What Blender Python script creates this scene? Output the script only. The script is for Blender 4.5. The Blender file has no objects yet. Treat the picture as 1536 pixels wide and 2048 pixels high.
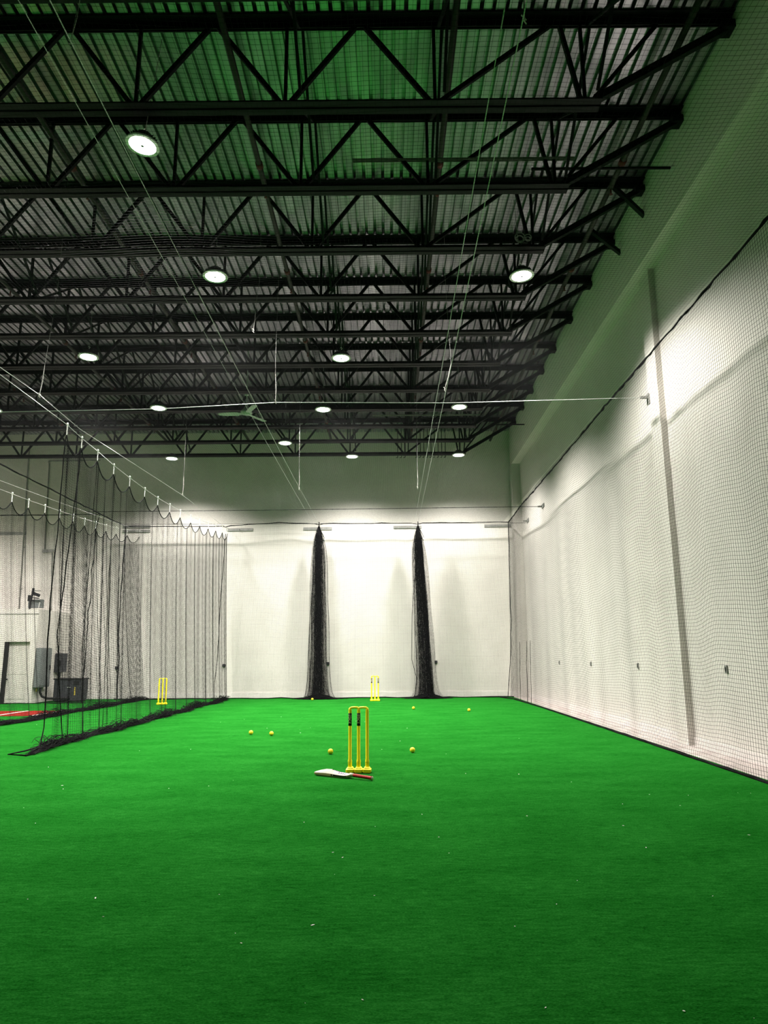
import bpy, math, random
import numpy as np
from mathutils import Vector, Matrix

random.seed(7)
rng = np.random.default_rng(7)
scene = bpy.context.scene
COL = scene.collection

# ------------------------------------------------------------------ camera
CAM_H = 1.3153
def make_camera():
    f, p, yw, r = 1420.2, math.radians(11.4527), math.radians(.2097), math.radians(.3714)
    R = Vector((math.cos(yw), math.sin(yw), 0))
    D = Vector((-math.sin(yw)*math.cos(p), math.cos(yw)*math.cos(p), math.sin(p)))
    U = R.cross(D)
    R2 = R*math.cos(r) - U*math.sin(r)
    U2 = U*math.cos(r) + R*math.sin(r)
    M = Matrix((R2, U2, -D)).transposed().to_4x4()
    M.translation = Vector((0, 0, CAM_H))
    cd = bpy.data.cameras.new('camera')
    cd.sensor_fit = 'HORIZONTAL'; cd.sensor_width = 36.0
    cd.lens = f/1536*36.0
    cd.clip_start = .05; cd.clip_end = 200
    co = bpy.data.objects.new('camera', cd)
    co.matrix_world = M
    COL.objects.link(co)
    scene.camera = co
make_camera()

# ------------------------------------------------------------------ world, exposure
w = bpy.data.worlds.new('world'); scene.world = w; w.use_nodes = True
w.node_tree.nodes['Background'].inputs[0].default_value = (.6, .7, .8, 1)
w.node_tree.nodes['Background'].inputs[1].default_value = .0
vs = scene.view_settings
vs.view_transform = 'Standard'; vs.look = 'None'; vs.gamma = 1; vs.use_curve_mapping = False
vs.exposure = 2.2
cy = scene.cycles
cy.max_bounces = 4; cy.diffuse_bounces = 2; cy.glossy_bounces = 2; cy.transmission_bounces = 0
cy.adaptive_threshold = .05
LAMP_W = 520
LAMP_COL = (1.0, .965, .90)

# ------------------------------------------------------------------ materials
def mat(name, col, rough=.6, metal=0., spec=.3, emit=None, estr=0.):
    m = bpy.data.materials.new(name); m.use_nodes = True
    b = m.node_tree.nodes['Principled BSDF']
    b.inputs['Base Color'].default_value = (*col, 1)
    b.inputs['Roughness'].default_value = rough
    b.inputs['Metallic'].default_value = metal
    b.inputs['Specular IOR Level'].default_value = spec
    if emit:
        b.inputs['Emission Color'].default_value = (*emit, 1)
        b.inputs['Emission Strength'].default_value = estr
    return m

def noisy(name, stops, scale=(1, 1, 1), nscale=5., detail=6., rough=.7, metal=0., spec=.3, bump=0., bscale=None, bdist=.01, nrough=.6):
    """base colour from a noise ramp in object space, optional fine bump"""
    m = mat(name, stops[0][1], rough, metal, spec)
    nt = m.node_tree; N = nt.nodes; L = nt.links
    tc = N.new('ShaderNodeTexCoord'); mp = N.new('ShaderNodeMapping')
    mp.inputs['Scale'].default_value = scale
    L.new(tc.outputs['Object'], mp.inputs['Vector'])
    nz = N.new('ShaderNodeTexNoise'); nz.inputs['Scale'].default_value = nscale
    nz.inputs['Detail'].default_value = detail; nz.inputs['Roughness'].default_value = nrough
    L.new(mp.outputs['Vector'], nz.inputs['Vector'])
    cr = N.new('ShaderNodeValToRGB')
    e = cr.color_ramp.elements
    e[0].position, e[0].color = stops[0][0], (*stops[0][1], 1)
    e[1].position, e[1].color = stops[-1][0], (*stops[-1][1], 1)
    for p, c in stops[1:-1]:
        x = e.new(p); x.color = (*c, 1)
    L.new(nz.outputs['Fac'], cr.inputs['Fac'])
    b = N['Principled BSDF']
    L.new(cr.outputs['Color'], b.inputs['Base Color'])
    if bump:
        n2 = N.new('ShaderNodeTexNoise'); n2.inputs['Scale'].default_value = bscale or nscale*4
        n2.inputs['Detail'].default_value = 3
        L.new(tc.outputs['Object'], n2.inputs['Vector'])
        bp = N.new('ShaderNodeBump'); bp.inputs['Strength'].default_value = bump
        bp.inputs['Distance'].default_value = bdist
        L.new(n2.outputs['Fac'], bp.inputs['Height']); L.new(bp.outputs['Normal'], b.inputs['Normal'])
    return m

def turf_material(name, lo, mid, hi):
    m = mat(name, mid, .95, 0, .0)
    nt = m.node_tree; N = nt.nodes; L = nt.links; b = N['Principled BSDF']
    tc = N.new('ShaderNodeTexCoord')
    def noise(scale, vec, det=4, ro=.6):
        mp = N.new('ShaderNodeMapping'); mp.inputs['Scale'].default_value = vec
        L.new(tc.outputs['Object'], mp.inputs['Vector'])
        n = N.new('ShaderNodeTexNoise'); n.inputs['Scale'].default_value = scale
        n.inputs['Detail'].default_value = det; n.inputs['Roughness'].default_value = ro
        L.new(mp.outputs['Vector'], n.inputs['Vector']); return n.outputs['Fac']
    def math_(op, a, bb):
        n = N.new('ShaderNodeMath'); n.operation = op
        for i, v in enumerate((a, bb)):
            if isinstance(v, (int, float)): n.inputs[i].default_value = v
            else: L.new(v, n.inputs[i])
        return n.outputs[0]
    b.inputs['Sheen Weight'].default_value = .0; b.inputs['Sheen Roughness'].default_value = .45
    b.inputs['Sheen Tint'].default_value = (*[c/max(mid)*.8 for c in mid], 1)
    blades = noise(150, (.5, 1, 1), 5, .75)          # tufts
    streak = noise(26, (.45, 1.5, 1), 6, .72)        # brushed rows across the hall
    patch = noise(1.6, (.8, 1.6, 1), 4, .6)              # broad wear
    v = math_('ADD', math_('MULTIPLY', blades, .50), math_('ADD', math_('MULTIPLY', streak, .34), math_('MULTIPLY', patch, .16)))
    cr = N.new('ShaderNodeValToRGB'); e = cr.color_ramp.elements
    e[0].position, e[0].color = .39, (*lo, 1)
    e[1].position, e[1].color = .62, (*hi, 1)
    x = e.new(.5); x.color = (*mid, 1)
    L.new(v, cr.inputs['Fac']); L.new(cr.outputs['Color'], b.inputs['Base Color'])
    bp = N.new('ShaderNodeBump'); bp.inputs['Strength'].default_value = .8; bp.inputs['Distance'].default_value = .012
    L.new(v, bp.inputs['Height']); L.new(bp.outputs['Normal'], b.inputs['Normal'])
    return m

M = {}
M['turf'] = turf_material('turf_green', (.0022, .048, .0032), (.0095, .112, .0115), (.0250, .182, .0250))
M['turf_red'] = turf_material('turf_red', (.10, .008, .006), (.17, .016, .012), (.23, .03, .02))
M['white_line'] = noisy('line_paint', [(.3, (.62, .6, .56)), (.7, (.8, .78, .74))], nscale=40)
M['wall'] = noisy('wall_paint', [(.3, (.635, .600, .555)), (.7, (.685, .650, .605))], nscale=1.6, detail=3, rough=.75, spec=.15)
M['concrete'] = noisy('concrete', [(.3, (.42, .36, .34)), (.7, (.60, .53, .50))], nscale=3, rough=.8, spec=.2)
M['base'] = noisy('base_board', [(.3, (.68, .63, .60)), (.7, (.74, .70, .67))], nscale=4, rough=.6)
M['deck'] = noisy('galvanised_deck', [(.3, (.25, .235, .28)), (.55, (.385, .365, .42)), (.75, (.51, .49, .53))], scale=(1, .35, 1), nscale=2.2, rough=.30, metal=.9, spec=.4)
M['steel'] = noisy('black_steel', [(.3, (.002, .0023, .003)), (.7, (.005, .0055, .007))], nscale=6, rough=.5, spec=.12)
M['pipe'] = noisy('pipe_steel', [(.3, (.018, .014, .015)), (.7, (.035, .026, .026))], nscale=5, rough=.5)
M['pipe_red'] = mat('pipe_fitting_red', (.10, .012, .010), .5)
M['cord'] = noisy('net_cord', [(.3, (.004, .004, .0045)), (.7, (.010, .010, .011))], nscale=30, detail=0, rough=.9, spec=.1)
M['rope'] = noisy('black_rope', [(.3, (.002, .002, .0022)), (.7, (.006, .006, .0065))], nscale=50, detail=1, rough=.9, spec=.08)
M['cable'] = noisy('steel_cable', [(.3, (.40, .41, .40)), (.7, (.62, .62, .60))], nscale=30, rough=.4, metal=.5, spec=.5)
M['strap'] = noisy('white_strap', [(.3, (.50, .49, .46)), (.7, (.64, .62, .58))], nscale=30, rough=.7)
M['clip'] = mat('bright_clip', (.78, .78, .75), .3, .6, .5)
M['plate'] = noisy('grey_plate', [(.3, (.22, .22, .21)), (.7, (.32, .32, .30))], nscale=8, rough=.5, metal=.3)
M['yellow'] = noisy('stump_yellow', [(.3, (.97, .82, .004)), (.7, (1.0, .88, .010))], nscale=12, rough=.42, spec=.4)
M['ball'] = noisy('ball_yellow', [(.3, (.78, .60, .015)), (.7, (.90, .74, .03))], nscale=60, rough=.5, spec=.35, bump=.25, bscale=300, bdist=.001)
M['sticker'] = mat('sticker_black', (.003, .0025, .002), .6, 0, .1)
M['letter'] = mat('sticker_letter', (.92, .80, .36), .5)
M['willow'] = noisy('willow', [(.3, (.36, .25, .12)), (.55, (.44, .33, .18)), (.75, (.50, .40, .25))], scale=(1, 14, 14), nscale=6, rough=.5)
M['bat_face'] = noisy('bat_face_white', [(.3, (.48, .43, .32)), (.7, (.56, .52, .42))], scale=(1, 8, 8), nscale=6, rough=.45)
M['grip'] = noisy('grip_red', [(.3, (.30, .006, .007)), (.7, (.46, .014, .014))], nscale=40, rough=.6, bump=.3, bscale=200, bdist=.002)
M['bat_label'] = mat('bat_label_pink', (.60, .46, .58), .45)
M['ink'] = mat('label_ink', (.004, .004, .009), .6, 0, .1)
M['lamp_body'] = noisy('lamp_housing', [(.3, (.03, .03, .032)), (.7, (.06, .06, .062))], nscale=10, rough=.45, metal=.4)
M['lamp_lens'] = mat('lamp_lens', (.9, .9, .9), .4, emit=(1, .97, .92), estr=8)
M['lamp_lens'].cycles.emission_sampling = 'NONE'     # the spot in each lamp carries its light
M['lamp_rim'] = mat('lamp_rim', (.75, .74, .70), .35, .2)
M['sensor'] = mat('lamp_sensor', (.30, .30, .30), .5)
M['fan'] = noisy('fan_enamel', [(.3, (.42, .44, .42)), (.7, (.52, .54, .52))], nscale=6, rough=.4)
M['door'] = noisy('door_paint', [(.3, (.60, .57, .52)), (.7, (.68, .65, .60))], nscale=3, rough=.5)
M['black'] = mat('black_paint', (.008, .008, .009), .6)
M['panel'] = noisy('panel_grey', [(.3, (.15, .165, .165)), (.7, (.20, .215, .215))], nscale=5, rough=.5, metal=.2)
M['dark_cab'] = noisy('cabinet_charcoal', [(.3, (.030, .032, .038)), (.7, (.055, .057, .065))], nscale=6, rough=.55)
M['paper'] = noisy('fleck', [(.3, (.70, .68, .55)), (.7, (.85, .83, .75))], nscale=60)
M['label_yellow'] = mat('label_yellow', (.55, .42, .05), .5)

# ------------------------------------------------------------------ mesh helpers
class MB:
    def __init__(s): s.v = []; s.f = []
    def add(s, vs_, fs):
        o = len(s.v); s.v += [tuple(v) for v in vs_]; s.f += [tuple(i+o for i in f) for f in fs]; return s
    def box(s, x0, x1, y0, y1, z0, z1, bev=0.):
        if bev <= 0:
            return s.add([(x0,y0,z0),(x1,y0,z0),(x1,y1,z0),(x0,y1,z0),(x0,y0,z1),(x1,y0,z1),(x1,y1,z1),(x0,y1,z1)],
                  [(0,3,2,1),(4,5,6,7),(0,1,5,4),(1,2,6,5),(2,3,7,6),(3,0,4,7)])
        b = bev; vs_ = []
        for z, i in ((z0, b), (z0+b, 0), (z1-b, 0), (z1, b)):
            for (x, y) in ((x0+i+b, y0+i), (x1-i-b, y0+i), (x1-i, y0+i+b), (x1-i, y1-i-b), (x1-i-b, y1-i), (x0+i+b, y1-i), (x0+i, y1-i-b), (x0+i, y0+i+b)):
                vs_.append((x, y, z))
        fs = [tuple(range(7, -1, -1)), tuple(range(24, 32))]
        for k in range(3):
            for j in range(8):
                fs.append((k*8+j, k*8+(j+1) % 8, k*8+8+(j+1) % 8, k*8+8+j))
        return s.add(vs_, fs)
    def beam(s, a, b, wd, ht, up=(0, 0, 1)):
        """rectangular bar from a to b, wd across, ht along up"""
        a = Vector(a); b = Vector(b); t = (b-a).normalized(); u = Vector(up)
        if abs(t.dot(u)) > .98: u = Vector((0, 1, 0))
        sd = t.cross(u).normalized(); u = sd.cross(t).normalized()
        vs_ = []
        for p in (a, b):
            for i, j in ((-1,-1),(1,-1),(1,1),(-1,1)):
                vs_.append(p + sd*(i*wd/2) + u*(j*ht/2))
        return s.add(vs_, [(0,3,2,1),(4,5,6,7),(0,1,5,4),(1,2,6,5),(2,3,7,6),(3,0,4,7)])
    def tube(s, pts, r, n=8, cap=True):
        pts = [Vector(p) for p in pts]; m = len(pts)
        rr = r if isinstance(r, (list, tuple)) else [r]*m
        ref = None; vs_ = []
        for i, p in enumerate(pts):
            t = (pts[min(i+1, m-1)] - pts[max(i-1, 0)]).normalized()
            if ref is None:
                ref = Vector((0, 0, 1)) if abs(t.z) < .8 else Vector((1, 0, 0))
            a = t.cross(ref)
            if a.length < 1e-5: a = t.cross(Vector((.3, .8, .5)))
            a.normalize(); b = t.cross(a).normalized(); ref = -b.copy() if False else a.cross(t).normalized()
            for k in range(n):
                an = 2*math.pi*k/n
                vs_.append(p + (a*math.cos(an) + b*math.sin(an))*rr[i])
        fs = []
        for i in range(m-1):
            for k in range(n):
                fs.append((i*n+k, i*n+(k+1) % n, (i+1)*n+(k+1) % n, (i+1)*n+k))
        if cap:
            fs.append(tuple(range(n-1, -1, -1))); fs.append(tuple(range((m-1)*n, m*n)))
        return s.add(vs_, fs)
    def lathe(s, prof, n=24, c=(0, 0, 0)):
        """profile of (r, z) turned round z"""
        vs_ = []; m = len(prof)
        for r, z in prof:
            for k in range(n):
                a = 2*math.pi*k/n; vs_.append((c[0]+r*math.cos(a), c[1]+r*math.sin(a), c[2]+z))
        fs = []
        for i in range(m-1):
            for k in range(n):
                fs.append((i*n+k, i*n+(k+1) % n, (i+1)*n+(k+1) % n, (i+1)*n+k))
        if prof[0][0] > 1e-6: fs.append(tuple(range(n-1, -1, -1)))
        if prof[-1][0] > 1e-6: fs.append(tuple(range((m-1)*n, m*n)))
        return s.add(vs_, fs)
    def mesh(s, name, material, smooth=False):
        me = bpy.data.meshes.new(name); me.from_pydata(s.v, [], s.f); me.materials.append(material)
        if smooth: me.polygons.foreach_set('use_smooth', [True]*len(me.polygons))
        me.update(); return me

def obj(name, data, parent=None, loc=None):
    o = bpy.data.objects.new(name, data); COL.objects.link(o)
    if parent: o.parent = parent
    if loc: o.location = loc
    return o
def build(mb, name, material, parent=None, smooth=False, loc=None):
    return obj(name, mb.mesh(name, M[material], smooth), parent, loc)
def empty(name, loc=(0, 0, 0), rz=0.):
    o = bpy.data.objects.new(name, None); o.empty_display_size = .1
    COL.objects.link(o); o.location = loc; o.rotation_euler = (0, 0, rz); return o
def tag(o, label, cat, group=None, kind=None):
    o['label'] = label; o['category'] = cat
    if group: o['group'] = group
    if kind: o['kind'] = kind
    return o
def struct(o): o['kind'] = 'structure'; return o
def rel(mb, o):
    """shift a world-space builder into the local space of an unrotated empty"""
    l = o.location; mb.v = [(x-l[0], y-l[1], z-l[2]) for x, y, z in mb.v]; return mb
def copy_tree(o, parent=None):
    c = o.copy(); COL.objects.link(c)
    if parent: c.parent = parent
    for ch in o.children: copy_tree(ch, c)
    return c

def cords_mesh(name, groups, r, material):
    """groups: arrays (n, m, 3) of n polylines; each becomes a thin three-sided cord"""
    V = []; F = []; off = 0
    for P in groups:
        P = np.asarray(P, float); n, m, _ = P.shape
        t = np.gradient(P, axis=1); t /= np.linalg.norm(t, axis=2, keepdims=True)+1e-12
        ref = np.where(np.abs(t[..., 2:3]) > .8, np.array([1., .2, 0]), np.array([0, 0, 1.]))
        a = np.cross(t, ref); a /= np.linalg.norm(a, axis=2, keepdims=True)+1e-12
        b = np.cross(t, a)
        ring = []
        for k in range(3):
            an = 2*math.pi*k/3+.5
            ring.append(P + (a*math.cos(an)+b*math.sin(an))*r)
        R = np.stack(ring, 2)                      # n, m, 3, 3
        V.append(R.reshape(-1, 3))
        idx = np.arange(n*m*3).reshape(n, m, 3) + off
        nx = np.roll(idx, -1, axis=2)
        q = np.stack([idx[:, :-1], nx[:, :-1], nx[:, 1:], idx[:, 1:]], -1)
        F.append(q.reshape(-1, 4)); off += n*m*3
    V = np.concatenate(V).astype(np.float32); F = np.concatenate(F).astype(np.int32)
    me = bpy.data.meshes.new(name)
    me.vertices.add(len(V)); me.vertices.foreach_set('co', V.ravel())
    me.loops.add(F.size); me.loops.foreach_set('vertex_index', F.ravel())
    me.polygons.add(len(F)); me.polygons.foreach_set('loop_start', np.arange(0, F.size, 4, dtype=np.int32))
    me.update(calc_edges=True); me.validate()
    me.materials.append(M[material]); return me

def surface_net(name, S, u, v, uf, vf, r, parent):
    """S(u, v) -> xyz arrays. u, v: cord positions; uf, vf: sample positions along the cords"""
    U, V_ = np.meshgrid(u, vf, indexing='ij'); A = np.stack(S(U, V_), -1)         # cords along v
    V2, U2 = np.meshgrid(v, uf, indexing='ij'); B = np.stack(S(U2, V2), -1)       # cords along u
    o = obj(name, cords_mesh(name, [A, B], r, 'cord'), parent)
    o['kind'] = 'stuff'
    return o
def sm(x, seeds, scale):
    """smooth pseudo-random waviness of an array"""
    out = np.zeros_like(x)
    for i, k in enumerate(seeds):
        out += np.sin(x*scale*(1+.73*i)+k)/(1+i)
    return out
CELL = .045
CORD_R = .0019

# ------------------------------------------------------------------ measures of the hall
XU, XL = 4.28, 4.55          # right wall: upper overhang face, lower face
ZS = 7.716                   # underside of the overhang
YB = 23.8                    # far wall
XW = -16.0                   # left wall, out of frame
YF = -4.0                    # wall behind the camera
ZT, ZB = 8.872, 7.754        # joist chords, lower edges
ZD = 8.995                   # deck underside
XN, ZN = 3.90, 5.66          # right net and net tops
JOISTS = [5.85, 7.375, 8.923, 10.466, 12.034, 13.531, 15.089, 16.702, 18.097, 19.542, 20.957, 22.398]

# ------------------------------------------------------------------ floor, walls, ceiling
struct(build(MB().box(XW, XL+.3, YF, YB+.3, -.3, -.012), 'floor', 'concrete'))
struct(build(MB().box(XW, 4.02, YF, YB-.02, -.012, 0), 'floor_turf', 'turf'))
struct(build(MB().box(XW-.3, XL+.6, YB, YB+.3, -.3, 9.6), 'wall_back', 'wall'))
struct(build(MB().box(XW-.3, XW, YF-.3, YB, -.3, 9.6), 'wall_left', 'wall'))
struct(build(MB().box(XW-.3, XL+.6, YF-.3, YF, -.3, 9.6), 'wall_front', 'wall'))
wr = struct(build(MB().box(XL, XL+.3, YF, YB, -.3, ZS), 'wall_right', 'wall'))
struct(build(MB().box(XU, XL+.3, YF, YB, ZS, 9.6), 'wall_right_upper', 'wall'))
for y0, y1, d in ((11.0, 11.42, .10), (YB-.35, YB, .29), (-1.0, -.58, .10)):
    o = build(MB().box(XL-d, XL+.01, y0, y1, -.012, ZS), 'pilaster', 'wall', wr)
struct(build(MB().box(XL-.018, XL, YF, YB-.35, -.012, .11), 'baseboard_right', 'base'))
struct(build(MB().box(-10.6, XL-.29, YB-.022, YB, -.012, .17), 'baseboard_back', 'base'))

ceil = struct(empty('ceiling', (XW, YF, ZD)))
def deck_sheet():
    mb = MB(); P = .1524; prof = []
    for k in range(6):
        x = k*P
        prof += [(x, 0), (x+.100, 0), (x+.107, .075), (x+.145, .075)]
    prof += [(6*P-.001, 0.002)]
    L_ = YB-YF
    vs_ = [(x, 0, z) for x, z in prof] + [(x, L_, z) for x, z in prof]
    n = len(prof)
    mb.add(vs_, [(i, i+1, n+i+1, n+i) for i in range(n-1)])
    # thin upper skin so that the sheet has thickness
    mb.add([(x, y, z+.0015) for x, y, z in vs_], [(i, n+i, n+i+1, i+1) for i in range(n-1)])
    # side-lap lip
    mb.box(6*P-.006, 6*P-.001, 0, L_, -.006, .002)
    return mb.mesh('deck_panel', M['deck'])
dm = deck_sheet()
for k in range(23):
    o = obj('deck_panel', dm, ceil, (k*.9144, 0, 0))
struct(build(MB().box(XW-.3, XL+.6, YF-.3, YB+.3, 9.3, 9.5), 'added_roof_slab', 'concrete'))  # unseen slab added above the deck to block the world background

# ------------------------------------------------------------------ roof joists
NODES = [2.414-1.797*k for k in range(11)]
def joist_meshes():
    parts = []
    def chord(x0, x1, z0, name, leg, th):
        mb = MB()
        for s in (-1, 1):
            y0 = s*.012; y1 = s*(.012+leg)
            ya, yb = min(y0, y1), max(y0, y1)
            top = (name == 'top_chord')
            # horizontal flange and vertical leg of each angle
            zf = z0+leg-th if top else z0
            mb.box(x0, x1, ya, yb, zf, zf+th)
            yl = (s*.012, s*(.012+th)); mb.box(x0, x1, min(yl), max(yl), z0, z0+leg)
        return mb.mesh(name, M['steel'])
    parts.append(('top_chord', chord(XW, XU, ZT-ZB, 'top_chord', .112, .012)))
    parts.append(('bottom_chord', chord(XW, 2.594, 0, 'bottom_chord', .095, .012)))
    zt, zb = ZT-ZB+.02, .06
    tops = [2.104] + [(NODES[k]+NODES[k+1])/2 for k in range(1, 10)]
    for k in range(10):
        a, b, t = NODES[k], NODES[k+1], tops[k]
        parts.append(('web_diagonal', MB().beam((a-.05, 0, zb), (t+.06, 0, zt), .045, .055).mesh('web_diagonal', M['steel'])))
        parts.append(('web_diagonal', MB().beam((b+.05, 0, zb), (t-.06, 0, zt), .045, .055).mesh('web_diagonal', M['steel'])))
        parts.append(('web_post', MB().beam((a, 0, zb), (a, 0, zt), .04, .04).mesh('web_post', M['steel'])))
    parts.append(('web_diagonal', MB().beam((NODES[0]+.08, 0, zb), (3.36, 0, zt), .04, .045).mesh('web_diagonal', M['steel'])))
    es = MB(); es.beam((NODES[0]+.12, 0, zb+.02), (XU, 0, zt-.03), .085, .09)
    parts.append(('end_strut', es.mesh('end_strut', M['steel'])))
    parts.append(('bearing_seat', MB().box(XU-.16, XU, -.09, .09, ZT-ZB-.10, ZT-ZB).mesh('bearing_seat', M['steel'])))
    return parts
JP = joist_meshes()
ORD = ['nearest', 'second', 'third', 'fourth', 'fifth', 'sixth', 'seventh', 'eighth', 'ninth', 'tenth', 'eleventh', 'twelfth']
for i, y in enumerate(JOISTS):
    e = empty('roof_joist', (0, y, ZB))
    n = len(JOISTS)-1-i
    lab = ('black open-web steel roof joist closest to the far wall' if n == 0 else
           'black open-web steel roof joist, %s counted from the far wall' % ORD[n])
    tag(e, lab, 'joist', 'black open-web roof joists')
    for nm, me in JP: obj(nm, me, e)

# cross bridging between the joists
for X, lab in ((-1.03, 'row of black cross braces between the joists near the middle of the roof'),
               (.68, 'row of black cross braces between the joists, second row from the right wall'),
               (2.50, 'row of black cross braces between the joists nearest the right wall'),
               (-6.42, 'row of black cross braces between the joists at the left of the roof')):
    e = tag(empty('cross_bridging', (X, JOISTS[0], ZB)), lab, 'bracing', 'cross bridging rows under the roof deck')
    for i in range(len(JOISTS)-1):
        ya, yb = JOISTS[i]-JOISTS[0], JOISTS[i+1]-JOISTS[0]
        build(MB().beam((0, ya+.10, .12), (0, yb-.03, ZT-ZB), .035, .035), 'brace', 'steel', e)
        build(MB().beam((.04, ya+.03, ZT-ZB), (.04, yb-.10, .12), .035, .035), 'brace', 'steel', e)

# sprinkler pipes along the hall, with couplings and heads
for X, lab in ((3.63, 'dark sprinkler pipe under the roof deck beside the right wall'),
               (.85, 'dark sprinkler pipe under the deck above the right-hand net bundle'),
               (-1.9, 'dark sprinkler pipe under the deck left of the roof middle'),
               (-4.76, 'dark sprinkler pipe under the deck passing over the nearest lamp'),
               (-7.6, 'dark sprinkler pipe under the deck, second from the left edge'),
               (-10.4, 'dark sprinkler pipe under the deck, farthest to the left')):
    e = tag(empty('sprinkler_pipe', (X, 4.5, 8.66)), lab, 'pipe', 'sprinkler pipes under the roof deck')
    pm = MB().tube([(0, 0, 0), (0, 6, 0), (0, 12, 0), (0, YB-4.5, 0)], .042, 12)
    build(pm, 'pipe', 'pipe', e, True)
    for y in (5.05, 8.1, 11.2, 14.2, 17.2):
        build(MB().tube([(0, y-.05, 0), (0, y+.05, 0)], .056, 12), 'coupling', 'pipe_red', e, True)
        hd = MB(); hd.tube([(0, y+.6, -.03), (0, y+.6, -.10)], .014, 8); hd.lathe([(0, -.135), (.028, -.13), (.028, -.125), (.006, -.12), (.010, -.10), (0, -.098)], 10, (0, y+.6, 0))
        build(hd, 'sprinkler_head', 'pipe_red', e)

# kicker braces at the right wall
for a, b, lab in (((3.70, 10.32, 8.84), (4.30, 10.55, 8.41), 'short black kicker brace from joist to right wall, the nearer of two'),
                  ((3.75, 11.62, 8.84), (4.30, 11.75, 8.46), 'short black kicker brace from joist to right wall, the farther of two')):
    mb = MB().beam(a, b, .065, .065); o = build(mb, 'kicker_brace', 'steel'); tag(o, lab, 'brace', 'kicker braces at the right wall')

# strut channels and a long rod among the joists
def channel(x0, x1, y, z, lab):
    e = tag(empty('strut_channel', (x0, y, z)), lab, 'channel')
    mb = MB(); mb.box(0, x1-x0, -.02, .02, .035, .038); mb.box(0, x1-x0, -.02, -.017, 0, .038); mb.box(0, x1-x0, .017, .02, 0, .038)
    build(mb, 'channel_body', 'plate', e)
    sl = MB()
    n = int((x1-x0)/.10)
    for k in range(n): sl.box(k*.1+.03, k*.1+.08, -.006, .006, .0335, .036)
    build(sl, 'slots', 'black', e)
channel(-.448, 2.70, 8.90, 8.20, 'slotted grey strut channel hanging between the near joists')
channel(-.378, 2.68, 19.2, 7.98, 'pale thin strut channel under the far joists by the right lamp')
e = tag(empty('wall_rod', (2.18, 9.30, 8.36)), 'long black horizontal rod reaching the upper right wall', 'rod')
build(MB().tube([(0, 0, 0), (2.05, 0, .0)], .022, 8), 'rod', 'steel', e)
build(MB().tube([(2.05, 0, 0), (2.10, 0, 0)], .03, 10), 'end_cap', 'clip', e)
for x in (.25, .6): build(MB().tube([(x, 0, -.12), (x, 0, .0)], .008, 6), 'stub', 'plate', e)
e = tag(empty('wall_rod', (3.3, 21.0, 8.30)), 'short black rod against the far upper right wall', 'rod')
build(MB().tube([(0, 0, 0), (.98, 0, 0)], .02, 8), 'rod', 'steel', e)

# cable coil by a joist
e = tag(empty('cable_coil', (2.19, 10.38, 7.93)), 'grey coil of cable tied by a joist above a lamp', 'cable')
for (dx, R_) in ((0, .085), (.13, .055)):
    mb = MB()
    for q in range(4):
        rr = R_*(1-.12*q)
        mb.tube([(dx+rr*math.cos(a*math.pi/10), .01*q, rr*math.sin(a*math.pi/10)+.02*math.sin(q*2)) for a in range(21)], .006, 5)
    build(mb, 'coil', 'cable', e)

# rods hanging at the far wall between the last joist and the deck
for k in range(12):
    x = (.385+.12*k if k < 3 else .66+.118*k)
    mb = MB().tube([(0, 0, 1.26), (0, 0, .06), (.0, 0, .02), (-.025, 0, 0), (-.05, 0, .02)], .013, 6)
    o = build(mb, 'hanging_rod', 'steel', None, False, (x, 22.62, 7.72))
    tag(o, 'thin black rod hanging at the far wall, %s from the left of its row' % (['first']+ORD[1:])[k], 'rod', 'row of hanging rods by the far wall')

# ------------------------------------------------------------------ lamps
def make_lamp():
    e = empty('high_bay_lamp')
    # z = 0 at the lens face
    build(MB().lathe([(.195, 0.003), (.201, .0), (.205, .012), (.198, .028), (.18, .034)], 40), 'rim', 'lamp_rim', e, True)
    build(MB().lathe([(0, .0), (.06, .0), (.195, .004), (.195, .010), (0, .010)], 40), 'lens', 'lamp_lens', e, True)
    build(MB().lathe([(0, -.008), (.018, -.008), (.022, -.002), (.022, .006)], 16), 'sensor', 'sensor', e, True)
    hb = MB().lathe([(.18, .03), (.17, .05), (.13, .075), (.10, .085), (.095, .15), (.06, .165), (0, .168)], 32)
    hs = build(hb, 'housing', 'lamp_body', e, True)
    fin = MB()
    for k in range(24):
        a = 2*math.pi*k/24; c, s = math.cos(a), math.sin(a)
        fin.beam((c*.10, s*.10, .085), (c*.165, s*.165, .075), .005, .045)
    build(fin, 'fins', 'lamp_body', hs)
    build(MB().tube([(0, 0, .165), (0, 0, .20), (.02, 0, .225), (0, 0, .25), (-.02, 0, .23)], .007, 6), 'hook', 'clip', e)
    return e
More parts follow.
